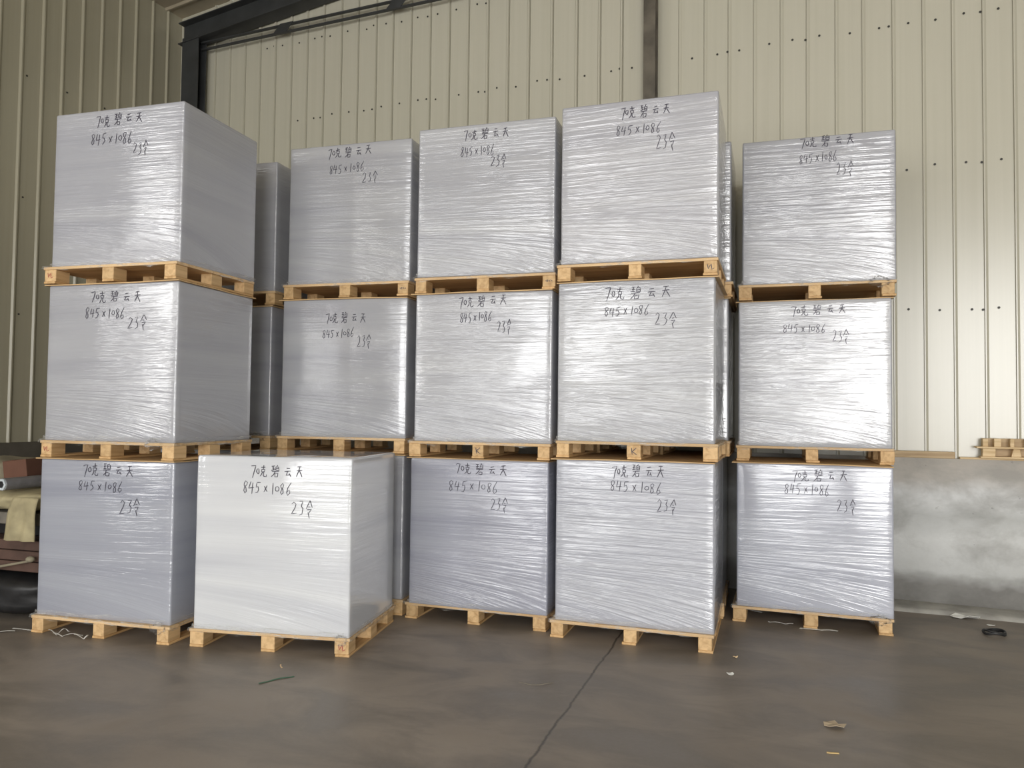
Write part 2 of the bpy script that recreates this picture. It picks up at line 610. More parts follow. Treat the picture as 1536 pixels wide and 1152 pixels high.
# mid column between two runs of cladding
a0, b0 = to_room(-0.885, 7.387)
a1, b1 = to_room(-0.772, 7.375)
room_place(struct(obj('trim_4', i_beam_bm(a1 - a0, 0.125, L=z_roof(a0) - 0.35), M_BROWNSTEEL)), (a0 + a1) / 2, B_BACK - 0.095, 0)
# gable rafter: a deep I section following the roof slope along the back wall
bm = bmesh.new()
dz = 0.27
La = A_RIGHT - A_LEFT - 0.22


def skew_box(y0, y1, z0, z1):
    r = bmesh.ops.create_cube(bm, size=1.0)
    for v in r['verts']:
        a = 0.0 if v.co.x < 0 else La
        v.co = Vector((a, y0 if v.co.y < 0 else y1, (z0 if v.co.z < 0 else z1) + SLOPE * a))


skew_box(-0.10, 0.10, -0.012, 0.0)
skew_box(-0.10, 0.10, -dz, -dz + 0.012)
skew_box(-0.006, 0.006, -dz + 0.012, -0.012)
room_place(struct(obj('trim_5', bm, M_STEEL)), A_LEFT + 0.18, B_BACK - 0.135, z_roof(A_LEFT + 0.18) - 0.215)

# light cladding trims beside the corner column
bm = box_bm(-0.012, 0.012, -0.03, 0.0, Z_SILL, z_roof(A_LEFT) - 0.02)
room_place(struct(obj('trim_6', bm, M_CLAD)), -7.25, B_BACK - 0.025, 0)

# horizontal twin-bar rail under the rafter
t = thing('lattice_rail', 'dark twin-bar steel rail with diamond plates under the sloping rafter on the back wall', 'steel rail',
          RM(-7.22, B_BACK - 0.12, 5.985), -PHI)
for dzz in (0.0, 0.085):
    obj('rail_bar', box_bm(0.0, 5.3, -0.02, 0.02, dzz - 0.010, dzz + 0.010, 0.003), M_STEEL, t)
for k in range(3):
    xc = 1.25 + k * 1.54
    bm = bmesh.new()
    pts = [(-0.15, -0.014), (0.04, -0.014), (0.15, 0.099), (-0.04, 0.099)]
    f1 = [bm.verts.new((xc + px, -0.026, pz)) for px, pz in pts]
    f2 = [bm.verts.new((xc + px, -0.0201, pz)) for px, pz in pts]
    bm.faces.new(f1)
    bm.faces.new(f2[::-1])
    for q in range(4):
        bm.faces.new((f1[q], f2[q], f2[(q + 1) % 4], f1[(q + 1) % 4]))
    obj('diamond_plate', bm, M_STEEL, t)

# screw heads in rows along the girts (parts of the wall)
wall_back = bpy.data.objects['wall_back']
wall_left = bpy.data.objects['wall_left']
bm = bmesh.new()
bmesh.ops.create_cone(bm, cap_ends=True, segments=6, radius1=0.011, radius2=0.008, depth=0.006)
for v in bm.verts:
    v.co = Vector((v.co.x, v.co.z, v.co.y))
scr = None
random.seed(11)
ns = 0
for zr, tmin, tmax in ((5.90, -6.6, -3.4), (4.96, -6.0, 1.6), (3.69, -0.8, 1.6), (2.47, 0.3, 1.6)):
    for i, s in enumerate(seams_back):
        if not (tmin < s < tmax):
            continue
        offs = [0.10 + random.uniform(-0.02, 0.03)]
        if i % 3 == 0:
            offs.append(0.205)
        for of in offs:
            if ns > 95:
                continue
            if scr is None:
                scr = obj('screw', bm, M_SCREW, wall_back)
                so = scr
            else:
                so = scr.copy()
                COL.objects.link(so)
                so.parent = wall_back
            so.location = RM(s + of, B_BACK - 0.003, zr + random.uniform(-0.015, 0.015))
            so.rotation_euler = (0, 0, -PHI)
            ns += 1
for zr in (2.5, 3.7, 4.96):
    for i, s in enumerate(seams_left):
        if 5.2 < s < 7.3 and i % 2 == 0:
            so = scr.copy()
            COL.objects.link(so)
            so.parent = wall_left
            so.location = RM(A_LEFT + 0.003, s + 0.06, zr)
            so.rotation_euler = (0, 0, math.pi / 2 - PHI)

# ------------------------------------------------------------------ paper loads
W, D, P = 1.086, 0.845, 0.118
LOADS = [
    ('F', -2.958, 4.887, 0.1053, 0, 1.138, -0.008, 0.01, [(-0.154, 0.214, 1.044), (-0.208, 0.134, 0.939), (0.132, 0.283, 0.815)]),
    ('c1L1', -4.188, 4.809, 0.036, 0, 1.095, 0.006, -0.017, [(-0.185, 0.227, 1.013), (-0.22, 0.145, 0.906), (0.123, 0.288, 0.773)]),
    ('c1L2', -4.154, 4.793, 0.0073, 1.213, 1.099, -0.009, 0.004, [(-0.175, 0.248, 0.999), (-0.216, 0.115, 0.886), (0.14, 0.298, 0.814)]),
    ('c1L3', -4.156, 4.805, 0.0043, 2.431, 1.101, -0.011, -0.023, [(-0.185, 0.211, 1.017), (-0.226, 0.132, 0.891), (0.134, 0.262, 0.802)]),
    ('c2L1', -3.035, 5.985, 0.02, 0, 1.114, 0.0, 0.0, []),
    ('c2L2', -3.048, 6.013, 0.0325, 1.232, 1.113, -0.015, 0.006, [(-0.156, 0.198, 0.947), (-0.183, 0.097, 0.823), (0.122, 0.242, 0.761)]),
    ('c2L3', -3.018, 6.027, -0.0004, 2.464, 1.132, -0.013, -0.008, [(-0.195, 0.199, 1.06), (-0.18, 0.137, 0.926), (0.12, 0.255, 0.845)]),
    ('c3L1', -1.84, 5.905, -0.0344, 0, 1.101, -0.021, 0.029, [(-0.171, 0.233, 1.026), (-0.228, 0.167, 0.898), (0.107, 0.241, 0.776)]),
    ('c3L2', -1.835, 5.94, -0.0249, 1.22, 1.129, -0.016, -0.003, [(-0.185, 0.196, 1.05), (-0.177, 0.078, 0.931), (0.121, 0.23, 0.859)]),
    ('c3L3', -1.823, 5.918, -0.0185, 2.467, 1.145, -0.011, 0.03, [(-0.172, 0.188, 1.064), (-0.197, 0.074, 0.939), (0.044, 0.17, 0.851)]),
    ('c4L1', -0.682, 5.8, -0.038, 0, 1.133, -0.016, -0.005, [(-0.144, 0.215, 1.049), (-0.157, 0.198, 0.947), (0.163, 0.296, 0.83)]),
    ('c4L2', -0.676, 5.806, -0.0499, 1.251, 1.127, 0.007, 0.009, [(-0.208, 0.253, 1.029), (-0.211, 0.105, 0.903), (0.141, 0.294, 0.842)]),
    ('c4L3', -0.659, 5.782, -0.0414, 2.497, 1.127, -0.017, 0.028, [(-0.121, 0.223, 1.038), (-0.153, 0.161, 0.917), (0.125, 0.26, 0.814)]),
    ('c5L1', 0.548, 6.632, -0.0563, 0, 1.094, -0.017, 0.002, [(-0.145, 0.241, 0.999), (-0.201, 0.119, 0.897), (0.164, 0.294, 0.795)]),
    ('c5L2', 0.551, 6.718, -0.0353, 1.212, 1.122, -0.003, 0.024, [(-0.156, 0.235, 1.032), (-0.218, 0.09, 0.898), (0.132, 0.252, 0.835)]),
    ('c5L3', 0.578, 6.689, -0.0336, 2.453, 1.117, -0.014, 0.018, [(-0.121, 0.263, 1.067), (-0.131, 0.143, 0.945), (0.133, 0.253, 0.85)]),
    # second row, mostly hidden
    ('b1L1', -4.36, 6.17, 0.01, 0, 1.105, 0, 0, []),
    ('b1L2', -4.345, 6.17, 0.01, 1.223, 1.105, 0, 0, []),
    ('b1L3', -4.31, 6.16, 0.0, 2.446, 1.105, 0.0, 0, []),
    ('b4L1', -0.655, 6.72, -0.03, 0, 1.125, 0, 0, []),
    ('b4L2', -0.61, 6.72, -0.035, 1.243, 1.12, 0, 0, []),
    ('b4L3', -0.59, 6.72, -0.035, 2.481, 1.11, 0, 0, []),
]
LEVEL = {'1': 'bottom', '2': 'middle', '3': 'topmost'}
STACK = {
    'c1': 'leftmost stack',
    'c2': 'stack right behind the low single pallet',
    'c3': 'third big stack from the left',
    'c4': 'shiniest stack, the one nearest the mid column',
    'c5': 'rightmost stack beside the bare concrete plinth',
    'b1': 'shaded back stack showing right of the leftmost stack',
    'b4': 'narrow back stack showing left of the rightmost stack',
}

RC = 0.014     # corner radius of the paper block


def bulge(seed, side, u, z, H):
    """Outward offset of the wrapped face: a slight swell plus shallow waves (zero towards the edges)."""
    hw = W / 2 if side in (0, 2) else D / 2
    e = max(0.0, 1 - (abs(u) / hw) ** 4)
    ez = max(0.0, 1 - (abs(z / H - 0.5) * 2) ** 6)
    s = seed * 7.3 + side * 19.1
    wv = noise.noise(Vector((u * 2.2 + s, z * 1.6, s))) * 0.0045 + noise.noise(Vector((u * 5 + s, z * 7, s + 4))) * 0.0016
    return e * ez * (0.004 + wv)


def paper_mesh(seed, H):
    """Rounded block: ring of points around, many levels up, slightly swollen faces."""
    ring = []
    hw, hd = W / 2, D / 2
    nx, ny, nc = 22, 18, 4
    sides = [(0, Vector((1, 0, 0)), Vector((0, -1, 0)), hw, hd, nx), (1, Vector((0, 1, 0)), Vector((1, 0, 0)), hd, hw, ny),
             (2, Vector((-1, 0, 0)), Vector((0, 1, 0)), hw, hd, nx), (3, Vector((0, -1, 0)), Vector((-1, 0, 0)), hd, hw, ny)]
    for sd, ud, nd, half, out, cnt in sides:
        for i in range(cnt + 1):
            u = -half + RC + (2 * half - 2 * RC) * i / cnt
            ring.append((ud * u + nd * out, nd, sd, u))
        cx = ud * (half - RC) + nd * (out - RC)
        for j in range(1, nc):
            an = (math.pi / 2) * j / nc
            d = nd * math.cos(an) + ud * math.sin(an)
            ring.append((cx + d * RC, d, -1, 0))
    N = len(ring)
    zs = [0.0, 0.004] + [H * q / 26 for q in range(1, 26)] + [H - 0.012, H - 0.004, H]
    ins = [0.003, 0.0] + [0.0] * 25 + [0.0, 0.003, 0.011]
    vs, fs = [], []
    for z, i_ in zip(zs, ins):
        for p, nd, sd, u in ring:
            q = p - nd * i_
            if sd >= 0:
                q = q + nd * bulge(seed, sd, u, z, H)
            jx = noise.noise(Vector((z * 3 + seed, seed, 2.0))) * 0.0015
            vs.append((q.x + jx, q.y, z))
    L = len(zs)
    for r in range(L - 1):
        for k in range(N):
            fs.append((r * N + k, r * N + (k + 1) % N, (r + 1) * N + (k + 1) % N, (r + 1) * N + k))
    top0 = (L - 1) * N
    for s_ in (0.93, 0.5):
        for k in range(N):
            p = ring[k][0] * s_
            vs.append((p.x, p.y, H + 0.001 + noise.noise(Vector((p.x * 6 + seed, p.y * 6, 3))) * 0.003))
    for k in range(N):
        fs.append((top0 + k, top0 + (k + 1) % N, top0 + N + (k + 1) % N, top0 + N + k))
        fs.append((top0 + N + k, top0 + N + (k + 1) % N, top0 + 2 * N + (k + 1) % N, top0 + 2 * N + k))
    fs.append(tuple(top0 + 2 * N + k for k in range(N)))
    fs.append(tuple(range(N - 1, -1, -1)))
    me = bpy.data.meshes.new('wrapped_paper')
    me.from_pydata(vs, [], fs)
    me.update()
    for p in me.polygons:
        p.use_smooth = len(p.vertices) == 4
    return me


# hand lettering: strokes on a unit cell, y up
def arc(cx, cy, rx, ry, a0, a1, n=8):
    return [(cx + rx * math.cos(math.radians(a0 + (a1 - a0) * i / n)), cy + ry * math.sin(math.radians(a0 + (a1 - a0) * i / n)))
            for i in range(n + 1)]


G = {
    '7': [[(0.02, 0.88), (0.35, 0.95), (0.98, 0.97), (0.7, 0.5), (0.42, -0.12)]],
    '0': [arc(0.5, 0.52, 0.42, 0.36, 100, 460)],
    '克': [[(0.1, 0.82), (0.9, 0.86)], [(0.5, 1.05), (0.5, 0.66)], [(0.22, 0.66), (0.78, 0.66), (0.72, 0.42), (0.28, 0.42), (0.22, 0.66)],
          [(0.4, 0.42), (0.3, 0.18), (0.02, 0.0)], [(0.6, 0.42), (0.58, 0.1), (0.75, 0.0), (1.08, 0.02), (1.1, 0.18)]],
    '碧': [[(0.02, 0.98), (0.42, 1.0)], [(0.06, 0.8), (0.4, 0.82)], [(0.0, 0.6), (0.46, 0.64)], [(0.22, 0.98), (0.22, 0.62)],
          [(0.76, 1.08), (0.66, 0.94)], [(0.56, 0.92), (0.56, 0.6), (0.94, 0.6), (0.94, 0.92), (0.56, 0.92)], [(0.56, 0.76), (0.94, 0.76)],
          [(0.05, 0.46), (1.0, 0.5)], [(0.48, 0.48), (0.3, 0.2), (0.0, -0.02)],
          [(0.42, 0.26), (0.84, 0.26), (0.8, -0.02), (0.44, -0.02), (0.42, 0.26)]],
    '云': [[(0.22, 0.84), (0.8, 0.9)], [(0.02, 0.54), (0.98, 0.58)], [(0.46, 0.55), (0.22, 0.12), (0.85, 0.2)], [(0.68, 0.36), (0.95, 0.02)]],
    '天': [[(0.2, 0.88), (0.82, 0.92)], [(0.04, 0.55), (0.96, 0.6)], [(0.52, 0.9), (0.42, 0.5), (0.04, 0.0)], [(0.5, 0.52), (0.98, -0.02)]],
    '8': [[(0.85, 0.9), (0.5, 1.0), (0.2, 0.85), (0.3, 0.62), (0.7, 0.42), (0.78, 0.12), (0.45, -0.02), (0.2, 0.15), (0.4, 0.45), (0.75, 0.68), (0.85, 0.9)]],
    '4': [[(0.3, 1.0), (0.08, 0.42), (0.95, 0.5)], [(0.72, 0.92), (0.58, -0.02)]],
    '5': [[(0.3, 0.95), (0.18, 0.55), (0.55, 0.6), (0.72, 0.32), (0.45, 0.0), (0.1, 0.04)], [(0.32, 0.95), (1.0, 1.0)]],
    'x': [[(0.15, 0.75), (0.85, 0.1)], [(0.85, 0.8), (0.2, 0.05)]],
    '1': [[(0.6, 1.0), (0.4, 0.0)]],
    '6': [[(0.85, 1.1), (0.35, 0.6), (0.2, 0.2), (0.45, -0.02), (0.8, 0.15), (0.7, 0.42), (0.3, 0.3)]],
    '2': [[(0.08, 0.8), (0.4, 1.0), (0.78, 0.82), (0.6, 0.45), (0.1, 0.02), (0.95, 0.08)]],
    '3': [[(0.1, 0.92), (0.75, 0.98), (0.4, 0.58), (0.8, 0.42), (0.65, 0.08), (0.1, -0.04)]],
    '令': [[(0.5, 1.1), (0.0, 0.5)], [(0.5, 1.1), (1.0, 0.6)], [(0.34, 0.62), (0.66, 0.62)], [(0.2, 0.4), (0.8, 0.44), (0.5, 0.14)],
          [(0.4, 0.22), (0.62, -0.25)]],
}
LINES = [
    [('7', .62), ('0', .42), ('克', .78), (None, .55), ('碧', 1.0), (None, .5), ('云', .82), (None, .45), ('天', .85)],
    [('8', .62), ('4', .72), ('5', .66), (None, .22), ('x', .6), (None, .25), ('1', .4), ('0', .52), ('8', .6), ('6', .66)],
    [('2', .9), (None, .12), ('3', .8), (None, .12), ('令', 1.0)],
]
LINE_H = (0.078, 0.072, 0.088)


def ribbon(vs, fs, pts, wdt, surf):
    """A flat pen stroke laid on the wrapped face; pts are (x, z)."""
    out = []
    for (p, q) in zip(pts[:-1], pts[1:]):
        d = math.hypot(q[0] - p[0], q[1] - p[1])
        k = max(1, int(d / 0.012))
        for i in range(k):
            out.append((p[0] + (q[0] - p[0]) * i / k, p[1] + (q[1] - p[1]) * i / k))
    out.append(pts[-1])
    st = len(vs)
    for i, p in enumerate(out):
        a = out[max(i - 1, 0)]
        b = out[min(i + 1, len(out) - 1)]
        dx, dz = b[0] - a[0], b[1] - a[1]
        ln = math.hypot(dx, dz) or 1
        nx, nz = -dz / ln, dx / ln
        ww = wdt * (0.55 + 0.45 * math.sin(math.pi * min(1, (i + 0.6) / (len(out) - 0.2))))
        for s in (-1, 1):
            x, z = p[0] + nx * s * ww / 2, p[1] + nz * s * ww / 2
            vs.append((x, surf(x, z), z))
    for i in range(len(out) - 1):
        fs.append((st + 2 * i, st + 2 * i + 2, st + 2 * i + 3, st + 2 * i + 1))


def write_line(idx, x0, x1, zc, seed, H, parent, rng, dark):
    vs, fs = [], []
    items = LINES[idx]
    tot = sum(w for _, w in items)
    hgt = LINE_H[idx] * rng.uniform(0.92, 1.08)
    slope = rng.uniform(-0.03, 0.05)
    cur = 0.0

    def surf(x, z):
        return -D / 2 - bulge(seed, 0, x, z, H) - 0.0022
    def flush():
        if vs:
            pydata('handwriting', list(vs), list(fs), M_INK, parent)
            vs.clear()
            fs.clear()
    for ch, w in items:
        if ch is None and w > 0.4:
            flush()
        if ch:
            cw = (x1 - x0) * w / tot
            cx = x0 + (x1 - x0) * cur / tot
            g = 0.86
            lean = rng.uniform(0.02, 0.14) if idx else rng.uniform(0.0, 0.08)
            hs = hgt * rng.uniform(0.9, 1.05) * (0.62 if (ch == '0') else (0.85 if ch in 'x\u4e91' else 1.0))
            dz = zc + rng.uniform(-0.004, 0.004) + slope * (cx - x0)
            for st in G[ch]:
                pts = [(cx + cw * (g * px + lean * py) + rng.uniform(-.0025, .0025),
                        dz + (py - 0.5) * hs + rng.uniform(-.0025, .0025)) for px, py in st]
                ribbon(vs, fs, pts, dark, surf)
        cur += w
    flush()


# pallet piece meshes, shared by every pallet (slight size over the paper)
PW, PD = W + 0.030, D + 0.030
BT, RT = 0.020, 0.016            # deck board and runner thickness
deck_me = []
b_ = box_bm(-PW / 2, PW / 2, -PD / 2, PD / 2, 0, BT, 0.002)
me = bpy.data.meshes.new('top_deck')
b_.to_mesh(me)
b_.free()
me.materials.append(M_DECK)
deck_me.append(me)
b_ = box_bm(-0.048, 0.048, -PD / 2, PD / 2, 0, RT, 0.002)
run_me = bpy.data.meshes.new('runner')
b_.to_mesh(run_me)
b_.free()
run_me.materials.append(M_RUN)
block_me = []
for bw in (0.048, 0.044):
    b_ = box_bm(-bw, bw, -0.062, 0.062, 0, P - BT - RT, 0.003)
    me = bpy.data.meshes.new('block')
    b_.to_mesh(me)
    b_.free()
    me.materials.append(M_BLOCK)
    block_me.append(me)


def sub(name, me, parent, loc, rz=0.0):
    o = bpy.data.objects.new(name, me)
    COL.objects.link(o)
    o.parent = parent
    o.location = loc
    o.rotation_euler = (0, 0, rz)
    return o


def stamp(parent, kind, x, z, rng, mat):
    """A small mark inked on the front of a pallet block."""
    vs, fs = [], []

    def surf(x_, z_):
        return -0.0628
    if kind == 'K':
        sts = [[(0.2, 1), (0.3, 0)], [(0.85, 1), (0.3, 0.45), (0.9, 0.0)]]
    elif kind == 'text':
        sts = [[(0.0, .6), (.1, .4), (.2, .7)], [(.3, .7), (.35, .3)], [(.45, .65), (.6, .4), (.7, .7)], [(.8, .4), (.95, .6), (1.0, .4)]]
    else:
        sts = [[(.1, .9), (.2, .2), (.5, .8)], [(.6, .9), (.65, .1), (1, .3)]]
    for st in sts:
        ribbon(vs, fs, [(x + (px - .5) * .05, z + (py - .5) * .045) for px, py in st], 0.006, surf)
    pydata('stamp_mark', vs, fs, mat, parent)


STAMPS = {('c1L2', -1): ('scribble', 'red'), ('c1L3', -1): ('scribble', 'red'), ('c2L3', 1): ('text', 'ink'), ('c3L2', 0): ('K', 'ink'),
          ('c4L2', 0): ('K', 'ink'), ('c4L3', 1): ('scribble', 'ink'), ('c3L3', 1): ('text', 'ink'), ('F', 1): ('scribble', 'red')}


def film_skirt(seed, parent, ox, oy):
    """Film pulled down over the rim of the pallet deck."""
    hw, hd = W / 2, D / 2
    path = []
    for (x0, y0, x1, y1, nx, ny) in ((-1, -1, 1, -1, 0, -1), (1, -1, 1, 1, 1, 0), (1, 1, -1, 1, 0, 1), (-1, 1, -1, -1, -1, 0)):
        for i in range(26):
            t_ = i / 26
            path.append((x0 + (x1 - x0) * t_, y0 + (y1 - y0) * t_, nx, ny))
    N = len(path)
    vs, fs = [], []
    for lev in range(5):
        for i, (px, py, nx, ny) in enumerate(path):
            nz = noise.noise(Vector((px * 4 + seed, py * 4, lev * 2.0)))
            if lev == 0:
                z, off, ps = P + 0.034 + 0.010 * nz, 0.0045, 0
            elif lev == 1:
                z, off, ps = P + 0.015, 0.006, 0
            elif lev == 2:
                z, off, ps = P + 0.004, 0.022 + 0.002 * nz, 1
            elif lev == 3:
                z, off, ps = P - 0.008, 0.024 + 0.002 * nz, 1
            else:
                z, off, ps = P - 0.020 - 0.012 * max(0, nz * 2), 0.022, 1
            vs.append((px * (hw + off) + ox * ps, py * (hd + off) + oy * ps, z))
    for l_ in range(4):
        for i in range(N):
            fs.append((l_ * N + i, l_ * N + (i + 1) % N, (l_ + 1) * N + (i + 1) % N, (l_ + 1) * N + i))
    return pydata('film_skirt', vs, fs, M_FILM, parent, smooth=True)


# whiteness of each load: fewer layers of film leave the paper whiter
TINT = {'F': (1.34, 1.35, 1.30), 'c1L1': (0.76, 0.78, 0.83), 'c1L2': (0.80, 0.80, 0.80), 'c1L3': (0.80, 0.80, 0.81),
        'c2L3': (0.80, 0.80, 0.79), 'c2L2': (0.84, 0.84, 0.83), 'c3L1': (0.80, 0.81, 0.87), 'c3L2': (0.86, 0.86, 0.85),
        'c3L3': (0.86, 0.86, 0.85), 'c4L1': (0.86, 0.87, 0.90), 'c4L2': (0.88, 0.88, 0.86), 'c4L3': (0.90, 0.89, 0.88),
        'c5L1': (0.94, 0.96, 1.02), 'c5L2': (0.94, 0.94, 0.93), 'c5L3': (0.86, 0.86, 0.86)}
# crumpled ends of film bunched on the deck edge
TUFTS = {'c1L1': ((0.47, 0.06),), 'c5L1': ((0.46, 0.07),), 'c1L2': ((0.40, 0.06),), 'c5L3': ((0.44, 0.07),), 'F': ((0.50, 0.04),), 'b1L2': ((0.44, 0.07),)}
# how strongly the film of each load is pleated
PLEATS = {'F': 0.30, 'c1L1': 0.5, 'c1L2': 0.8, 'c1L3': 0.85, 'c2L2': 0.45, 'c2L3': 0.6, 'c3L1': 0.9, 'c3L2': 0.75, 'c3L3': 0.75,
          'c4L1': 1.0, 'c4L2': 1.0, 'c4L3': 1.0, 'c5L1': 0.4, 'c5L2': 0.68, 'c5L3': 0.85}
cover_id = {'c1L1', 'c1L2', 'c2L1', 'c2L2', 'c3L1', 'c3L2', 'c4L1', 'c4L2', 'c5L1', 'c5L2', 'b1L1', 'b1L2', 'b4L1', 'b4L2'}
tops = {}
for o_ in LOADS:
    tops[o_[0]] = o_
for idx, (key, x, y, yw, z0, H, pox, poy, lines) in enumerate(LOADS):
    rng = random.Random(100 + idx * 7)
    seed = idx + 1
    if key == 'F':
        label = 'low single pallet of whiter wrapped paper, alone on the floor in front, nothing on top'
    else:
        label = '%s wrapped paper pallet, %s' % (LEVEL[key[-1]], STACK[key[:2]])
    t = thing('paper_pallet', label, 'pallet of paper', (x, y, z0), yw, 'shrink-wrapped pallets of white paper')
    covered = key in cover_id
    Hp = H - 0.009 if covered else H
    pp = link('wrapped_paper', paper_mesh(seed, Hp), M_PAPER, t)
    pp.location = (0, 0, P)
    pp.color = TINT.get(key, (0.80, 0.80, 0.80)) + (PLEATS.get(key, 0.8),)
    for li, (x0, x1, zc) in enumerate(lines):
        write_line(li, x0, x1, zc, seed, Hp, pp, rng, 0.0062 if li == 0 else 0.0054)
    if covered:
        nx_, ny_ = 20, 8
        vs, fs = [], []
        cw, cd = W + 0.035, D + 0.035
        for zz in (0, 1):
            for i in range(nx_ + 1):
                for j in range(ny_ + 1):
                    px, py = -cw / 2 + cw * i / nx_, -cd / 2 + cd * j / ny_
                    edge = j in (0, ny_) or i in (0, nx_)
                    dr = (noise.noise(Vector((px * 3 + seed * 5, py * 3, 1.0))) * 0.006 - 0.004) if edge else 0.0
                    vs.append((px + pox, py + poy, P + H - 0.0075 + zz * 0.0070 + min(dr, 0.0)))
        S = (nx_ + 1) * (ny_ + 1)
        for i in range(nx_):
            for j in range(ny_):
                q = i * (ny_ + 1) + j
                fs.append((q, q + 1, q + ny_ + 2, q + ny_ + 1))
                fs.append((S + q, S + q + ny_ + 1, S + q + ny_ + 2, S + q + 1))
        for i in range(nx_):
            for j in (0, ny_):
                q = i * (ny_ + 1) + j
                fs.append((q, q + ny_ + 1, S + q + ny_ + 1, S + q))
        for j in range(ny_):
            for i in (0, nx_):
                q = i * (ny_ + 1) + j
                fs.append((q, S + q, S + q + 1, q + 1))
        pydata('cover_board', vs, fs, M_PLY, t)
    # pallet
    sub('top_deck', deck_me[0], t, (pox, poy, P - BT))
    for i in (-1, 0, 1):
        xx = i * (PW / 2 - 0.052)
        sub('runner', run_me, t, (pox + xx, poy, 0.0), rng.uniform(-.004, .004))
        for j in (-1, 0, 1):
            bl = sub('block', block_me[rng.randrange(2)], t, (pox + xx + rng.uniform(-.006, .006), poy + j * (PD / 2 - 0.064), RT), rng.uniform(-.03, .03))
            if j == -1 and (key, i) in STAMPS:
                kd, col = STAMPS[(key, i)]
                stamp(bl, kd, 0.0, (P - BT - RT) / 2, rng, M_INK if col == 'ink' else M_REDINK)
    film_skirt(seed, t, pox, poy)
    for (tx, sx) in TUFTS.get(key, ()):
        bm = bmesh.new()
        bmesh.ops.create_icosphere(bm, subdivisions=4, radius=1.0)
        for v in bm.verts:
            p = v.co.copy()
            nn = noise.noise(p * 2.6 + Vector((seed, 0, 0))) + 0.7 * noise.noise(p * 6.5)
            p *= 1 + 0.45 * nn
            v.co = Vector((pox + tx + p.x * sx, poy - PD / 2 - 0.010 + p.y * 0.016, P - 0.012 + p.z * 0.034))
        obj('film_tuft', bm, M_FILM, t, smooth=True)


# ------------------------------------------------------------------ things on the ledge of the plinth
M_WHITE = plain('white_plastic', (0.78, 0.78, 0.74), 0.4)
M_BLACK = plain('black_plastic', (0.016, 0.016, 0.017), 0.45, var=0.4, scale=9, bump=0.5)
M_SACK = plain('buff_paper_sacking', (0.37, 0.32, 0.19), 0.8, var=0.2, scale=9, bump=0.3)
M_BEIGE = plain('faded_beige_sack', (0.25, 0.22, 0.155), 0.85, var=0.2, scale=8, bump=0.3)
M_CARTON = plain('brown_cardboard', (0.135, 0.062, 0.04), 0.85, var=0.1, scale=10)
M_CRATE = plain('dark_brown_timber', (0.085, 0.048, 0.036), 0.7, var=0.3, scale=7, bump=0.3)
M_GREYBOARD = plain('dusty_grey_board', (0.17, 0.155, 0.13), 0.85, var=0.2, scale=9)
M_TUBE = plain('grey_film_roll', (0.19, 0.187, 0.195), 0.4, var=0.15, scale=14)
M_TUBEEND = plain('pale_blue_core', (0.50, 0.55, 0.58), 0.5)
M_GREEN = plain('green_strapping', (0.02, 0.12, 0.055), 0.5)
M_SCRAP = plain('buff_card_scrap', (0.46, 0.37, 0.26), 0.85)
M_YELLOW = plain('yellow_wood_splinter', (0.62, 0.45, 0.2), 0.7)


def room_obj(o):
    o.matrix_world = ROOM
    return o


o = obj('plank', box_bm(-0.21, 0.24, -0.022, 0.022, 0, 0.056, 0.004), M_OLDWOOD)
room_place(o, 0.667, B_BACK - 0.047, Z_SILL)
tag(o, 'short weathered timber plank lying on the ledge right beside the rightmost stack', 'plank')
o = obj('plank', box_bm(-0.62, 0.62, -0.030, 0.030, 0, 0.016, 0.003), M_PALEWOOD)
room_place(o, 1.56, B_BACK - 0.040, Z_SILL)
tag(o, 'long thin pale board flat on the ledge under the broken pallet', 'plank')
o = obj('plastic_strip', box_bm(-0.008, 0.008, -0.004, 0.004, 0, 0.125, 0.001), M_WHITE)
room_place(o, 0.437, B_BACK - 0.06, Z_SILL)
tag(o, 'small upright white plastic strip on the ledge at the end of the short plank', 'plastic strip')

t = thing('broken_pallet', 'broken pale wooden pallet lying on the plinth ledge at the right edge of the photo', 'pallet')
t.matrix_world = ROOM @ Matrix.Translation((1.50, B_BACK - 0.075, Z_SILL + 0.0165))
obj('board', box_bm(-0.42, 0.60, -0.060, 0.050, 0, 0.013, 0.002), M_PALEWOOD, t)
obj('board', box_bm(-0.45, 0.60, -0.066, 0.050, 0.078, 0.092, 0.002), M_PALEWOOD, t)
rr = random.Random(5)
for k, xx in enumerate((-0.36, -0.17, 0.02, 0.20, 0.38, 0.54)):
    wd = rr.uniform(0.03, 0.05)
    bm = box_bm(xx - wd, xx + wd * rr.uniform(0.6, 1), -0.05, 0.035, 0.013, 0.078, 0.003)
    for v in bm.verts:
        v.co.x += (v.co.z - 0.045) * rr.uniform(-0.25, 0.25)
    obj('spacer_block', bm, M_PALEWOOD, t)
obj('dark_gap_backing', box_bm(-0.40, 0.60, 0.036, 0.048, 0.014, 0.158, 0.002), M_OLDWOOD, t)  # board added behind the slats to darken the gaps between them
for k, xx in enumerate((-0.385, -0.30, -0.20, -0.09, 0.02, 0.16, 0.29, 0.42, 0.54)):
    wd = rr.uniform(0.014, 0.03)
    obj('upright_slat', box_bm(xx - wd, xx + wd, -0.045, 0.03, 0.092, 0.165 - 0.012 * rr.random(), 0.002), M_PALEWOOD, t)

# ------------------------------------------------------------------ clutter left of the leftmost stack


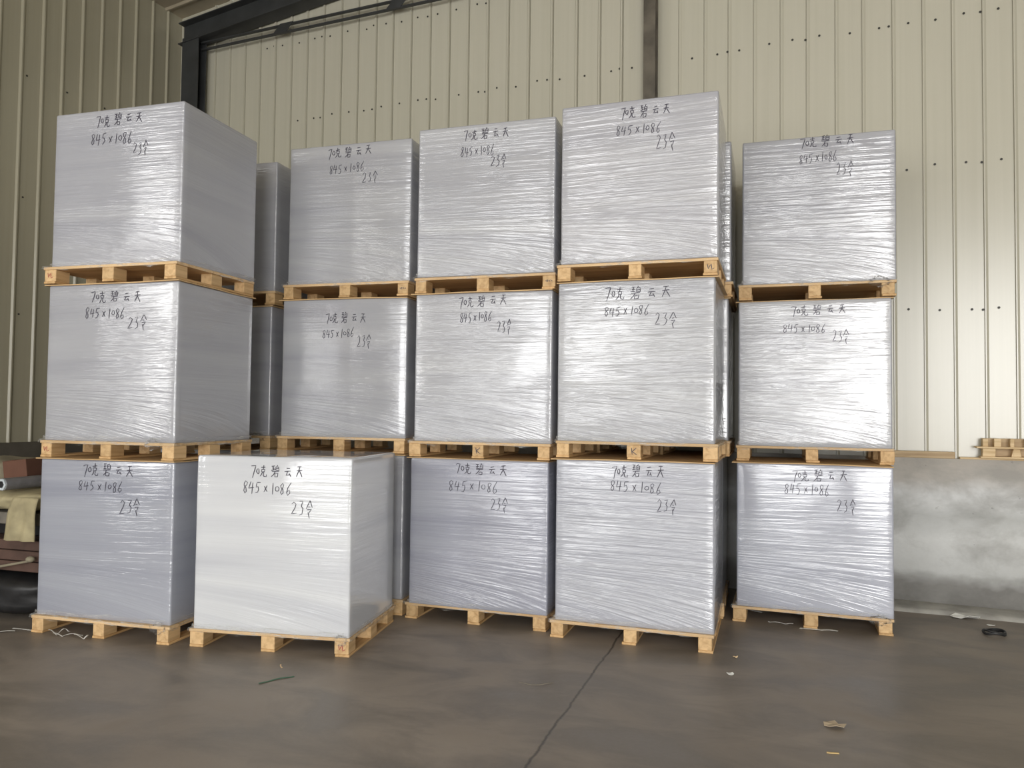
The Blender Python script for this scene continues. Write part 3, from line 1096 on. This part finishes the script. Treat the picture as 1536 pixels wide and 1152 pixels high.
def lump_bm(x0, x1, y0, y1, z0, z1, amp, seed, nx=18, ny=14, nz=8, power=4):
    """Soft, rounded heap filling the given box, flat underneath."""
    bm = bmesh.new()
    bmesh.ops.create_uvsphere(bm, u_segments=36, v_segments=20, radius=1.0)
    for v in bm.verts:
        p = v.co.copy()
        q = (abs(p.x) ** power + abs(p.y) ** power + abs(p.z) ** power) ** (1 / power)
        p = p / q
        nn = noise.noise(p * 1.7 + Vector((seed, 0, 0))) + 0.5 * noise.noise(p * 4.3 + Vector((0, seed, 0)))
        p *= 1 + amp * (nn - 0.4)
        v.co = Vector((x0 + (x1 - x0) * (p.x + 1) / 2, y0 + (y1 - y0) * (p.y + 1) / 2, max(z0, z0 + (z1 - z0) * (p.z + 1) / 2)))
    return bm


o = obj('black_sheeting', lump_bm(-5.85, -4.84, 4.50, 5.40, 0.0, 0.315, 0.08, 3.0), M_BLACK, smooth=True)
tag(o, 'crumpled heap of black plastic sheeting on the floor left of the leftmost stack', 'plastic sheeting')
t = thing('timber_crate', 'dark brown timber crate on the black sheeting, left of the leftmost stack', 'crate', (-5.33, 4.95, 0.338), 0.0)
for k in range(3):
    obj('side_board', box_bm(-0.47, 0.47, -0.36, 0.36, 0.003 + k * 0.079, 0.075 + k * 0.079, 0.004), M_CRATE, t)
o = obj('dark_gap_filler', box_bm(-5.78, -4.88, 4.76, 5.28, 0.575, 0.69, 0.008), M_BLACK)  # added block; its black stands in for the shade in the gap
tag(o, 'black filler block added for the dark gap between brown crate and grey board', 'box')
o = obj('grey_board', box_bm(-5.82, -4.86, 4.56, 5.32, 0.69, 0.775, 0.006), M_GREYBOARD)
tag(o, 'thick dusty grey board under the buff paper, far left', 'board')

t = thing('paper_sacking', 'buff paper sacking folded on the grey board with one sheet hanging down', 'paper sacking', (0, 0, 0))
obj('folded_paper', lump_bm(-5.84, -4.86, 4.50, 5.30, 0.776, 0.935, 0.10, 8.0, power=5), M_SACK, t, smooth=True)
vs, fs = [], []
NX, NZ = 14, 18
for s_ in (0, 1):
    for i in range(NX + 1):
        for j in range(NZ + 1):
            f = j / NZ
            x = -5.10 - 0.055 * f + (0.235 + 0.05 * f) * i / NX
            z = 0.90 - 0.31 * f
            y = 4.495 - 0.03 * math.sin(min(1, f * 2.2) * math.pi / 2) + 0.012 * math.sin(i * 0.9 + f * 2) * f + s_ * 0.004
            vs.append((x, y, z))
S = (NX + 1) * (NZ + 1)
for i in range(NX):
    for j in range(NZ):
        q = i * (NZ + 1) + j
        fs.append((q, q + 1, q + NZ + 2, q + NZ + 1))
        fs.append((S + q, S + q + NZ + 1, S + q + NZ + 2, S + q + 1))
for j in range(NZ):
    for i in (0, NX):
        q = i * (NZ + 1) + j
        fs.append((q, S + q, S + q + 1, q + 1))
for i in range(NX):
    for j in (0, NZ):
        q = i * (NZ + 1) + j
        fs.append((q, q + NZ + 1, S + q + NZ + 1, S + q))
obj_hang = pydata('hanging_sheet', vs, fs, M_SACK, t, smooth=True)

t = thing('film_roll', 'grey roll with a pale six-sided open core lying on the buff paper', 'roll', (-5.235, 4.52, 0.985), math.pi / 2)
obj('wound_film', tube_bm([(0, 0, 0), (0.45, 0, 0)], 0.046, 20), M_TUBE, t)
bm = bmesh.new()
ro, ri = [], []
for k in range(6):
    an = math.pi / 3 * k
    for lst, r in ((ro, 0.046), (ri, 0.028)):
        lst.append([bm.verts.new((xq, r * math.cos(an), r * math.sin(an))) for xq in (-0.012, 0.0)])
for k in range(6):
    a_, b__ = ro[k], ro[(k + 1) % 6]
    c_, d_ = ri[k], ri[(k + 1) % 6]
    bm.faces.new((a_[0], b__[0], d_[0], c_[0]))
    bm.faces.new((a_[0], a_[1], b__[1], b__[0]))
    bm.faces.new((c_[0], d_[0], d_[1], c_[1]))
obj('hexagonal_core', bm, M_TUBEEND, t)
obj('core_hole', tube_bm([(-0.008, 0, 0), (0.0, 0, 0)], 0.027, 6), M_BLACK, t)

o = obj('beige_sack', lump_bm(-6.1, -5.53, 4.72, 5.28, 0.937, 1.15, 0.08, 5.0), M_BEIGE, smooth=True)
tag(o, 'slumped beige sack behind the grey roll, far left', 'sack')
t = thing('carton', 'small tilted brown cardboard carton beside the beige sack, against the leftmost stack', 'carton', (-5.41, 4.88, 0.955), 0.1)
bm = box_bm(-0.105, 0.105, -0.10, 0.10, 0.0, 0.19, 0.003)
bmesh.ops.rotate(bm, verts=bm.verts[:], cent=(0, 0, 0), matrix=Matrix.Rotation(math.radians(-8), 3, 'Y'))
obj('carton_body', bm, M_CARTON, t)
bm = box_bm(-0.105, 0.0, -0.10, 0.10, 0.191, 0.194)
bmesh.ops.rotate(bm, verts=bm.verts[:], cent=(0, 0, 0), matrix=Matrix.Rotation(math.radians(-8), 3, 'Y'))
obj('carton_flap', bm, M_CARTON, t)
t = thing('stick', 'thin pale stick with a round knob leaning across the brown crate', 'stick', (0, 0, 0))
obj('shaft', tube_bm([(-5.42, 4.50, 0.345), (-5.2, 4.52, 0.39), (-4.98, 4.535, 0.435)], 0.009, 8), M_BEIGE, t)
bm = bmesh.new()
bmesh.ops.create_uvsphere(bm, u_segments=16, v_segments=10, radius=0.03)
for v in bm.verts:
    v.co = Vector((v.co.x * 1.1 - 4.965, v.co.y + 4.535, v.co.z * 0.75 + 0.45))
obj('knob', bm, M_BEIGE, t, smooth=True)

# ------------------------------------------------------------------ litter on the floor


def strip(name, pts, w, mat, label, cat, group=None, th=0.0015):
    """A thin curled strap lying on the floor; pts are (x, y, z) along it."""
    bm = bmesh.new()
    P_ = [Vector(p) for p in pts]
    rows = []
    for i, p in enumerate(P_):
        d = P_[min(i + 1, len(P_) - 1)] - P_[max(i - 1, 0)]
        nn = Vector((-d.y, d.x, 0)).normalized() * w / 2
        rows.append([bm.verts.new(p + nn), bm.verts.new(p - nn), bm.verts.new(p - nn + Vector((0, 0, th))), bm.verts.new(p + nn + Vector((0, 0, th)))])
    for i in range(len(rows) - 1):
        for k in range(4):
            bm.faces.new((rows[i][k], rows[i][(k + 1) % 4], rows[i + 1][(k + 1) % 4], rows[i + 1][k]))
    bm.faces.new(rows[0])
    bm.faces.new(rows[-1][::-1])
    o = obj(name, bm, mat)
    return tag(o, label, cat, group)


def curl(x, y, length, ang, wob, rise, seed, n=14):
    r_ = random.Random(seed)
    ph = r_.uniform(0, 6)
    out = []
    for i in range(n + 1):
        f = i / n
        off = wob * math.sin(f * 6 + ph)
        out.append((x + math.cos(ang) * length * (f - .5) - math.sin(ang) * off, y + math.sin(ang) * length * (f - .5) + math.cos(ang) * off,
                    0.001 + rise * abs(math.sin(f * 5 + ph))))
    return out


GRP = 'white plastic strap scraps by the leftmost stack'
strip('strap_scrap', curl(-4.92, 4.27, 0.20, 0.25, 0.02, 0.012, 1), 0.014, M_WHITE, 'crinkled white strap scrap on the floor at the far left edge', 'scrap', GRP)
strip('strap_scrap', curl(-4.83, 4.37, 0.17, 0.02, 0.002, 0.0, 2), 0.012, M_WHITE, 'straight white strap scrap pointing at the leftmost pallet corner block', 'scrap', GRP)
strip('strap_scrap', curl(-4.48, 4.345, 0.13, 1.0, 0.02, 0.04, 3), 0.010, M_WHITE, 'upright curled white strap scrap right of the first block, leftmost pallet', 'scrap', GRP)
strip('strap_scrap', curl(-4.40, 4.33, 0.20, 0.35, 0.012, 0.02, 4), 0.008, M_WHITE, 'long thin white strap scrap between first and second blocks, leftmost pallet', 'scrap', GRP)
strip('strap_scrap', curl(-4.25, 4.30, 0.16, -0.5, 0.03, 0.035, 5), 0.007, M_WHITE, 'looped white strap scrap just left of the middle block, leftmost pallet', 'scrap', GRP)
strip('strap_scrap', curl(-2.57, 4.02, 0.21, 0.95, 0.006, 0.003, 6), 0.014, M_GREEN, 'dark green strap scrap on the floor in front of the low single pallet', 'scrap')
strip('splinter', curl(-2.68, 4.24, 0.07, -0.9, 0.002, 0.0, 7), 0.008, M_PALEWOOD, 'small pale splinter between green strap and low single pallet', 'splinter')
strip('splinter', curl(1.98, 6.93, 0.28, -0.10, 0.004, 0.0, 8), 0.022, M_YELLOW, 'flat yellow wood splinter on the floor by the curb, far right', 'splinter', th=0.008)
strip('splinter', curl(0.42, 3.96, 0.055, 0.1, 0.001, 0.0, 9), 0.010, M_YELLOW, 'small yellow splinter on the floor below the buff card scrap', 'splinter', th=0.004)
strip('film_scrap', curl(0.56, 6.17, 0.26, -0.05, 0.015, 0.006, 10), 0.022, M_WHITE, 'white film scrap under the rightmost stack by its middle block', 'scrap')
strip('film_scrap', curl(0.30, 6.26, 0.18, -0.25, 0.012, 0.012, 12), 0.010, M_WHITE, 'thin white film strand under the rightmost stack between left and middle blocks', 'scrap')
strip('twine', curl(-1.12, 4.42, 0.20, 0.35, 0.02, 0.004, 13), 0.003, M_BEIGE, 'pale twine end on the floor left of the long floor crack', 'twine')


def scrap(name, x, y, r, seed, mat, label, cat, sx=1.0, h=0.01):
    r_ = random.Random(seed)
    bm = bmesh.new()
    n_ = 9
    lo, hi = [], []
    for k in range(n_):
        an = 2 * math.pi * k / n_
        q = r * r_.uniform(0.65, 1.1)
        zz = 0.001 + h * r_.random()
        lo.append(bm.verts.new((x + q * sx * math.cos(an), y + q * math.sin(an), zz)))
        hi.append(bm.verts.new((x + q * sx * math.cos(an), y + q * math.sin(an), zz + 0.003)))
    cl = bm.verts.new((x, y, 0.001 + h * 0.5))
    ch = bm.verts.new((x, y, 0.004 + h * 0.5))
    for k in range(n_):
        k2 = (k + 1) % n_
        bm.faces.new((lo[k2], lo[k], cl))
        bm.faces.new((hi[k], hi[k2], ch))
        bm.faces.new((lo[k], lo[k2], hi[k2], hi[k]))
    return tag(obj(name, bm, mat), label, cat)


scrap('card_scrap', 0.46, 4.30, 0.042, 2, M_SCRAP, 'torn buff card scrap alone on the floor, lower right', 'scrap', 1.3, 0.018)
scrap('paper_scrap', 1.70, 6.90, 0.055, 4, M_WHITE, 'white paper scrap lying against the curb, right', 'scrap', 2.1, 0.03)
scrap('paper_scrap', 1.82, 6.72, 0.020, 6, M_WHITE, 'tiny white paper bit between black ring and curb', 'scrap', 1.6, 0.006)
scrap('paper_scrap', -0.02, 5.30, 0.020, 8, M_PALEWOOD, 'small buff paper bit on the floor, right of the shiniest stack', 'scrap', 1.0, 0.012)
scrap('paper_scrap', -0.05, 4.95, 0.020, 9, M_WHITE, 'small white paper bit on the floor, below the buff paper bit', 'scrap', 1.3, 0.012)
bm = tube_bm([(0.070 * math.cos(2 * math.pi * k / 28), 0.060 * math.sin(2 * math.pi * k / 28), 0.012 + 0.006 * (1 + math.sin(3 * 2 * math.pi * k / 28)))
              for k in range(28)], 0.009, 8, closed=True)
tube_bm([(0.064 * math.cos(2 * math.pi * k / 28) + 0.004, 0.054 * math.sin(2 * math.pi * k / 28) - 0.004, 0.030 + 0.004 * math.sin(2 * 2 * math.pi * k / 28))
         for k in range(28)], 0.007, 8, bm=bm, closed=True)
o = obj('rubber_ring', bm, M_BLACK, smooth=True)
o.location = (1.77, 6.45, 0)
tag(o, 'black coiled rubber ring lying on the floor at the far right', 'ring')
